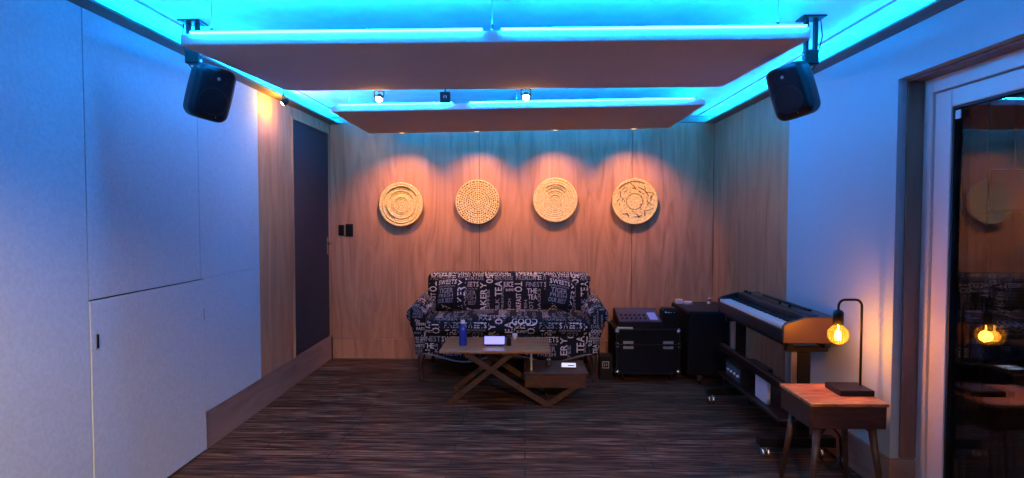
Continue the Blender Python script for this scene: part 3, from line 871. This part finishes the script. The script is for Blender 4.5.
for sx in (-1, 1):
    for sy in (-1, 1):
        bm = B(); box(bm, (sx * .22 - .025, sy * .19 - .025, .06), (sx * .22 + .025, sy * .19 + .025, .0705)); 
        lathe(bm, [(0, -.012), (.026, -.012), (.03, -.008), (.03, .008), (.026, .012), (0, .012)], 20, Matrix.Translation((sx * .22, sy * .19, .03)) @ Matrix.Rotation(R(90), 4, 'Y'))
        obj('castor', bm, 'black', fc)
# devices on the case
t = thing('mixing_desk', 'dark audio mixer with a small lit display on the flight case', 'mixer', (1.055, 5.64, .475))
bm = B(); prism(bm, [(-.20, 0), (.18, 0), (.18, .13), (.14, .135), (-.20, .055)], -.20, .20, 'x', .004); obj('mixer_body', bm, 'black', t)
Ms = Matrix.Translation((0, -.20, .055)) @ Matrix.Rotation(math.atan2(.08, .34), 4, 'X')
bm = B(); box(bm, (-.19, .01, .0005), (.19, .33, .0025), 0, 1, 0, Ms); obj('control_panel', bm, mat('dark blue panel', (.035, .04, .08), .35), t)
bm = B(); box(bm, (.09, .05, .003), (.165, .22, .006), .001, 1, 0, Ms); obj('display', bm, 'interface', t)
for i in range(6):
    for j in range(2):
        bm = B(); lathe(bm, [(.008, .002), (.0075, .016), (0, .017)], 12, Ms @ Matrix.Translation((-.16 + i * .042, .07 + j * .08, .001))); obj('knob', bm, 'blackmetal', t)
t = thing('memo_pad', 'pale cream strip of paper in front of the audio mixer', 'paper pad', (.905, 5.42, .475), R(-6))
bm = B(); box(bm, (-.07, -.018, 0), (.07, .018, .012), .001, 1); obj('paper_block', bm, mat('cream paper', (.62, .55, .45), .8), t)
t = thing('power_supply', 'small upright black box at the right end of the flight case', 'equipment box', (1.325, 5.55, .475))
bm = B(); box(bm, (-.065, -.08, 0), (.065, .08, .155), .006, 2); obj('housing', bm, 'blacktex', t)
bm = B(); box(bm, (-.055, -.06, .155), (.055, .06, .175), .004, 2); obj('top_grille', bm, 'black', t)
bm = B()
for k, (a, b) in enumerate(((-.048, .022), (-.036, .014), (-.022, .010), (-.010, .010), (.004, .008), (.03, .008))): box(bm, (a, -.0815, .137), (a + .008, -.0795, .137 + b * .6))
obj('front_marks', bm, 'white', t)
t = thing('socket_box', 'small black floor box with pale outlined socket beside the sofa arm', 'socket box', (.735, 5.48, 0))
bm = B(); box(bm, (-.055, -.05, 0), (.065, .08, .225), .006, 2); obj('housing', bm, 'black', t)
bm = B()
for lo, hi in (((-.03, -.053, .11), (.03, -.05, .116)), ((-.03, -.053, .166), (.03, -.05, .172)), ((-.03, -.053, .116), (-.024, -.05, .166)), ((.024, -.053, .116), (.03, -.05, .166)), ((-.012, -.053, .13), (-.006, -.05, .152)), ((.006, -.053, .13), (.012, -.05, .152))): box(bm, lo, hi)
obj('socket_outline', bm, 'steel', t)

# tall black rolling cabinet
t = thing('speaker_cabinet', 'tall black rolling cabinet between the flight case and the piano', 'cabinet', (1.665, 5.62, 0))
bm = B(); box(bm, (-.225, -.33, .085), (.225, .30, .64), .012, 3); obj('cabinet_body', bm, 'blacktex', t)
bm = B(); box(bm, (-.20, -.335, .11), (.20, -.328, .60), .003, 1); obj('front_grille', bm, 'blacktex', t)
bm = B(); box(bm, (-.215, -.325, .64), (.215, .295, .652), .004, 1); obj('top_panel', bm, 'black', t)
for sx in (-1, 1):
    for sy in (-1, 1):
        cx, cy = sx * .115, (-.30 if sy < 0 else .25)
        bm = B(); box(bm, (cx - .018, cy - .02, .055), (cx + .018, cy + .02, .09)); cas = obj('castor', bm, 'chrome', t)
        bm = B(); lathe(bm, [(0, -.012), (.028, -.012), (.032, -.008), (.032, .008), (.028, .012), (0, .012)], 20, Matrix.Translation((cx, cy, .032)) @ Matrix.Rotation(R(90), 4, 'Y')); lathe(bm, [(0, -.015), (.014, -.014), (.014, .014), (0, .015)], 14, Matrix.Translation((cx, cy, .034)) @ Matrix.Rotation(R(90), 4, 'Y'), 1)
        obj('wheel', bm, ['black', 'chrome'], cas)
zt = .652
t = thing('small_box', 'tiny white box on the tall black cabinet, near its left edge', 'box', (1.487, 5.80, zt), R(8))
bm = B(); box(bm, (-.028, -.03, 0), (.028, .03, .032), .003, 2); obj('carton', bm, 'white', t)
bm = B(); box(bm, (-.03, -.032, .0325), (.03, .032, .040), .002, 1); obj('lid', bm, 'white', t)
t = thing('tape_roll', 'pale blue tape roll on the tall black cabinet beside a tiny box', 'tape roll', (1.555, 5.74, zt))
bm = B(); lathe(bm, [(.022, 0), (.04, 0), (.04, .028), (.022, .028), (.022, 0)], 24); obj('tape', bm, 'paper', t)
t = thing('metal_fitting', 'small shiny metal fitting on the tall black cabinet by the piano', 'fitting', (1.77, 5.78, zt))
bm = B(); lathe(bm, [(0, 0), (.03, 0), (.03, .01), (.016, .018), (.014, .035), (.022, .045), (.018, .058), (0, .062)], 20); obj('fitting_body', bm, 'chrome', t, smooth=True)

# ------------------------------------------------------------------ stage piano on a wheeled stand
P0, P1 = 3.62, 4.86
px0, px1 = 1.555, 1.885
pzb, pzt = .725, .862
PN = thing('digital_piano', 'black digital piano with lit white keys along the right wall', 'piano', (1.72, 4.24, pzb))
lx = lambda x: x - 1.72
ly = lambda y: y - 4.24
lz = lambda z: z - pzb
def PB(bm, a, b, bev=.003, mi=0): box(bm, (lx(a[0]), ly(a[1]), lz(a[2])), (lx(b[0]), ly(b[1]), lz(b[2])), bev, 1, mi)
bm = B()
PB(bm, (px0 + .01, P0 + .03, pzb), (px1, P1 - .03, pzb + .075))
PB(bm, (px0 + .155, P0 + .03, pzb + .07), (px1, P1 - .03, pzt + .018))
PB(bm, (px0, P0 + .03, pzb + .02), (px0 + .02, P1 - .03, pzb + .080))
obj('piano_body', bm, 'pianoblack', PN)
for y0, y1 in ((P0, P0 + .03), (P1 - .03, P1)):
    bm = B(); prism(bm, [(lx(px0), 0), (lx(px1), 0), (lx(px1), lz(pzt + .02)), (lx(px0 + .14), lz(pzt + .02)), (lx(px0 + .02), lz(pzt - .015)), (lx(px0), lz(pzt - .035))], ly(y0), ly(y1), 'y', .004); obj('end_cheek', bm, mat('end cheek with lamp tint', (.08, .04, .02), .4) if y0 == P0 else 'pianoblack', PN)  # near cheek coloured brown for the orange lamp light on it
bm = B()
nk = 52; kw = (P1 - P0 - .07) / nk
for k in range(nk): PB(bm, (px0 + .008, P0 + .035 + k * kw + .0006, pzb + .082), (px0 + .155, P0 + .035 + (k + 1) * kw - .0006, pzb + .104), .0015)
obj('white_keys', bm, 'key', PN)
bm = B()
for k in range(nk - 1):
    if (k % 7) in (0, 2, 3, 5, 6):
        yc = P0 + .035 + (k + 1) * kw; PB(bm, (px0 + .085, yc - .0075, pzb + .103), (px0 + .155, yc + .006, pzb + .116), .002)
obj('black_keys', bm, 'black', PN)
bm = B(); PB(bm, (px0 + .17, P0 + .06, pzt + .0185), (px0 + .235, P1 - .06, pzt + .0225), .001); obj('control_strip', bm, 'blackmetal', PN)
for y in (4.76, 4.80, 4.70, 4.15, 4.0):
    bm = B(); lathe(bm, [(.010, .0), (.009, .018), (0, .019)], 12, Matrix.Translation((lx(px0 + .20), ly(y), lz(pzt + .0225)))); obj('knob', bm, 'black', PN)
bm = B()
PB(bm, (px1 - .07, P0 + .25, pzt + .018), (px1 - .045, P1 - .25, pzt + .03)); obj('music_rest', bm, 'black', PN)

ST = thing('keyboard_stand', 'black wheeled stand with silver post under the digital piano', 'keyboard stand', (1.70, 4.24, 0))
sx_ = lambda x: x - 1.70
bm = B()
box(bm, (sx_(1.60), -.58, .69), (sx_(1.635), .58, .7245), .003, 1); box(bm, (sx_(1.82), -.58, .69), (sx_(1.855), .58, .7245), .003, 1)
for y in (-.56, .52): box(bm, (sx_(1.60), y, .66), (sx_(1.855), y + .04, .69), .003, 1)
obj('top_rail', bm, 'blackmetal', ST)
for y in (-.555, .515):
    bm = B(); box(bm, (sx_(1.665), y - .015, .115), (sx_(1.745), y + .045, .66), .004, 1); obj('post', bm, 'blackmetal', ST)
    bm = B(); box(bm, (sx_(1.628), y - .012, .44), (sx_(1.664), y + .03, .66), .003, 1); obj('silver_post', bm, 'steel', ST)
    bm = B(); box(bm, (sx_(1.44), y - .03, .075), (sx_(1.90), y + .04, .135), .005, 2); obj('foot_bar', bm, 'blackmetal', ST)
    for x in (1.475, 1.80):
        bm = B(); box(bm, (sx_(x) - .018, y - .018, .05), (sx_(x) + .018, y + .022, .076), .003, 1); cas = obj('castor', bm, 'chrome', ST)
        bm = B()
        for dx in (-.016, .016):
            lathe(bm, [(0, -.009), (.03, -.009), (.035, -.005), (.035, .005), (.03, .009), (0, .009)], 20, Matrix.Translation((sx_(x) + dx, y - .01, .035)) @ Matrix.Rotation(R(90), 4, 'Y'))
        obj('wheel', bm, 'chrome', cas)
bm = B(); box(bm, (sx_(1.56), -.60, .42), (sx_(1.60), .58, .475), .004, 1)
obj('cross_rail', bm, 'blackmetal', ST)
bm = B(); box(bm, (sx_(1.55), -.60, .225), (sx_(1.86), .58, .25), .004, 1); obj('shelf', bm, 'blackmetal', ST)
t = thing('card_folder', 'pale blue upright card folder on the low shelf under the piano', 'folder', (1.66, 4.04, .25))
bm = B(); box(bm, (-.07, -.10, 0), (-.045, .10, .145), .003, 1); obj('cover', bm, 'paper', t)
bm = B(); box(bm, (-.0715, -.102, .1455), (-.0435, .102, .152), .003, 1); obj('spine', bm, 'paper', t)
t = thing('rack_unit', 'dark rack unit with pale front at the far end of the piano shelf', 'rack unit', (1.68, 4.52, .25))
bm = B(); box(bm, (-.11, -.17, 0), (.12, .17, .13), .004, 1); obj('housing', bm, 'black', t)
bm = B(); box(bm, (-.114, -.15, .02), (-.1105, .15, .11), .001, 1); obj('front_panel', bm, mat('dark grey panel', (.05, .055, .08), .4), t)
bm = B()
for y in (-.12, -.05, .02, .09): lathe(bm, [(.012, 0), (.011, .014), (0, .015)], 14, Matrix.Translation((-.114, y, .065)) @ Matrix.Rotation(R(-90), 4, 'Y'))
obj('knob', bm, 'steel', t)

# ------------------------------------------------------------------ side table and lamp
tx0, tx1, ty0, ty1, th = 1.455, 1.853, 3.055, 3.43, .535
TB = thing('side_table', 'small walnut side table with splayed legs, in front of the piano', 'side table', ((tx0 + tx1) / 2, (ty0 + ty1) / 2, 0))
hx, hy = (tx1 - tx0) / 2, (ty1 - ty0) / 2
bm = B(); box(bm, (-hx, -hy, th - .018), (hx, hy, th), .004, 2); obj('table_top', bm, 'walnut', TB)
bm = B(); box(bm, (-hx + .006, -hy + .012, th - .135), (hx - .006, hy - .006, th - .0185), .003, 1); obj('carcass', bm, 'legwood', TB)
bm = B(); box(bm, (-hx + .016, -hy + .002, th - .128), (hx - .016, -hy + .0115, th - .026), .003, 1); obj('drawer', bm, 'cratewood', TB)
for sx in (-1, 1):
    for sy in (-1, 1):
        bm = B(); tube(bm, [(sx * (hx - .06), sy * (hy - .05), th - .134), (sx * (hx - .015), sy * (hy - .012), 0)], [.021, .012], 14); obj('leg', bm, 'legwood', TB)
bm = B()
for sx in (-1, 1): bar(bm, (sx * (hx - .06), -hy + .05, th - .15), (sx * (hx - .06), hy - .05, th - .15), .022, .03)
obj('under_rail', bm, 'legwood', TB)

LM = thing('table_lamp', 'black arched table lamp with glowing globe bulb on side table', 'lamp', (1.758, 3.27, th))
bm = B(); box(bm, (-.085, -.085, 0), (.095, .085, .030), .004, 2); obj('base', bm, 'blackmetal', LM)
bm = B()
pts = [(.075, .02, .02), (.075, .02, .46)]
for a in range(0, 91, 15): pts.append((.075 - .035 + .035 * math.cos(R(a)), .02, .465 + .035 * math.sin(R(a))))
for a in range(90, 181, 15): pts.append((-.015 + .035 * math.cos(R(a)), .02, .465 + .035 * math.sin(R(a))))
pts.append((-.05, .02, .43))
tube(bm, pts, .0065, 12); obj('arched_stem', bm, 'blackmetal', LM)
bm = B(); lathe(bm, [(0, .445), (.014, .444), (.025, .435), (.027, .425), (.027, .365), (0, .365)], 24, Matrix.Translation((-.05, .02, 0))); obj('socket', bm, 'blackmetal', LM)
bm = B()
prof = [(.014, .372), (.018, .36), (.028, .352)]
cz, rr = .309, .053
for a in range(50, -91, -10): prof.append((max(rr * math.cos(R(a)), 0), cz + rr * math.sin(R(a))))
lathe(bm, prof, 32, Matrix.Translation((-.05, .02, 0))); bl = obj('globe_bulb', bm, 'bulb', LM)
bm = B()
for k in range(6):
    a = k * math.pi / 3; r0 = .013
    tube(bm, [(-.05 + r0 * math.cos(a), .02 + r0 * math.sin(a), .278), (-.05 + r0 * math.cos(a + .3) * 1.1, .02 + r0 * math.sin(a + .3) * 1.1, .303), (-.05 + r0 * .8 * math.cos(a + .5), .02 + r0 * .8 * math.sin(a + .5), .328)], .0022, 6)
tube(bm, [(-.05, .02, .325), (-.05, .02, .365)], .004, 8)
obj('filament', bm, 'filament', bl)
bm = B(); tube(bm, [(.10, .05, .014), (.112, .07, .012), (.118, .09, .010), (.120, .12, .006), (.120, .153, .005)], .003, 6); obj('power_cord', bm, 'black', LM)
point('lamp_light', (1.708, 3.29, th + .302), 9, (1., .42, .055), .03)

# coil of cable on the floor behind the table
bm = B()
pts = [(1.80 + .07 * math.cos(t_ * .35), 3.52 + .02 * math.sin(t_ * .35) + t_ * .0004, .13 + .11 * math.sin(t_ * .35)) for t_ in range(0, 56)]
pts += [(1.86, 3.52, .02), (1.87, 3.40, .006), (1.86, 3.3, .006)]
tube(bm, pts, .004, 6); tag(obj('cable_coil', bm, 'black'), 'loop of black cable hanging by the wall behind the side table', 'cable')

# unseen warm fill lights, added behind the camera for left wall and floor
g = 'added fill lights in the near part of the room'
for i, (x, y) in enumerate(((-1.2, -.4), (.5, -.6))):
    t = thing('fill_downlight', ('left', 'right')[i] + ' warm fill light added unseen over the near part of the room', 'ceiling light', (x, y, H), group=g)
    bm = B(); lathe(bm, [(.04, 0), (.04, -.008), (.055, -.012), (.06, 0)], 24); obj('bezel', bm, 'steel', t)
    bm = B(); lathe(bm, [(0, -.004), (.04, -.004)], 24); obj('lens', bm, 'downlens', t)
    spot('fill_beam', (x, y, H - .02), (XL, 2.1, .15) if i == 0 else (.15, 2.9, 0), (1200, 720)[i], (1., .58, .26), (56, 56)[i], 1., .05)

# ------------------------------------------------------------------ world, camera, view
w = bpy.data.worlds.new('night'); S.world = w; w.use_nodes = True
w.node_tree.nodes['Background'].inputs[0].default_value = (.01, .012, .03, 1)
w.node_tree.nodes['Background'].inputs[1].default_value = .4

cam = bpy.data.cameras.new('camera'); co = bpy.data.objects.new('camera', cam); C.objects.link(co)
cam.sensor_width = 36; cam.lens = 36 * 600 / 1024; cam.clip_start = .05
co.location = (0, 0, 1.485)
co.rotation_euler = (R(90) - math.atan(22 / 600), 0, math.atan(13 / 600))
S.camera = co
S.view_settings.view_transform = 'Standard'; S.view_settings.look = 'None'
S.view_settings.exposure = 0; S.view_settings.gamma = 1; S.view_settings.use_curve_mapping = False
S.cycles.use_denoising = True
S.cycles.max_bounces = 8
S.cycles.sample_clamp_indirect = 4
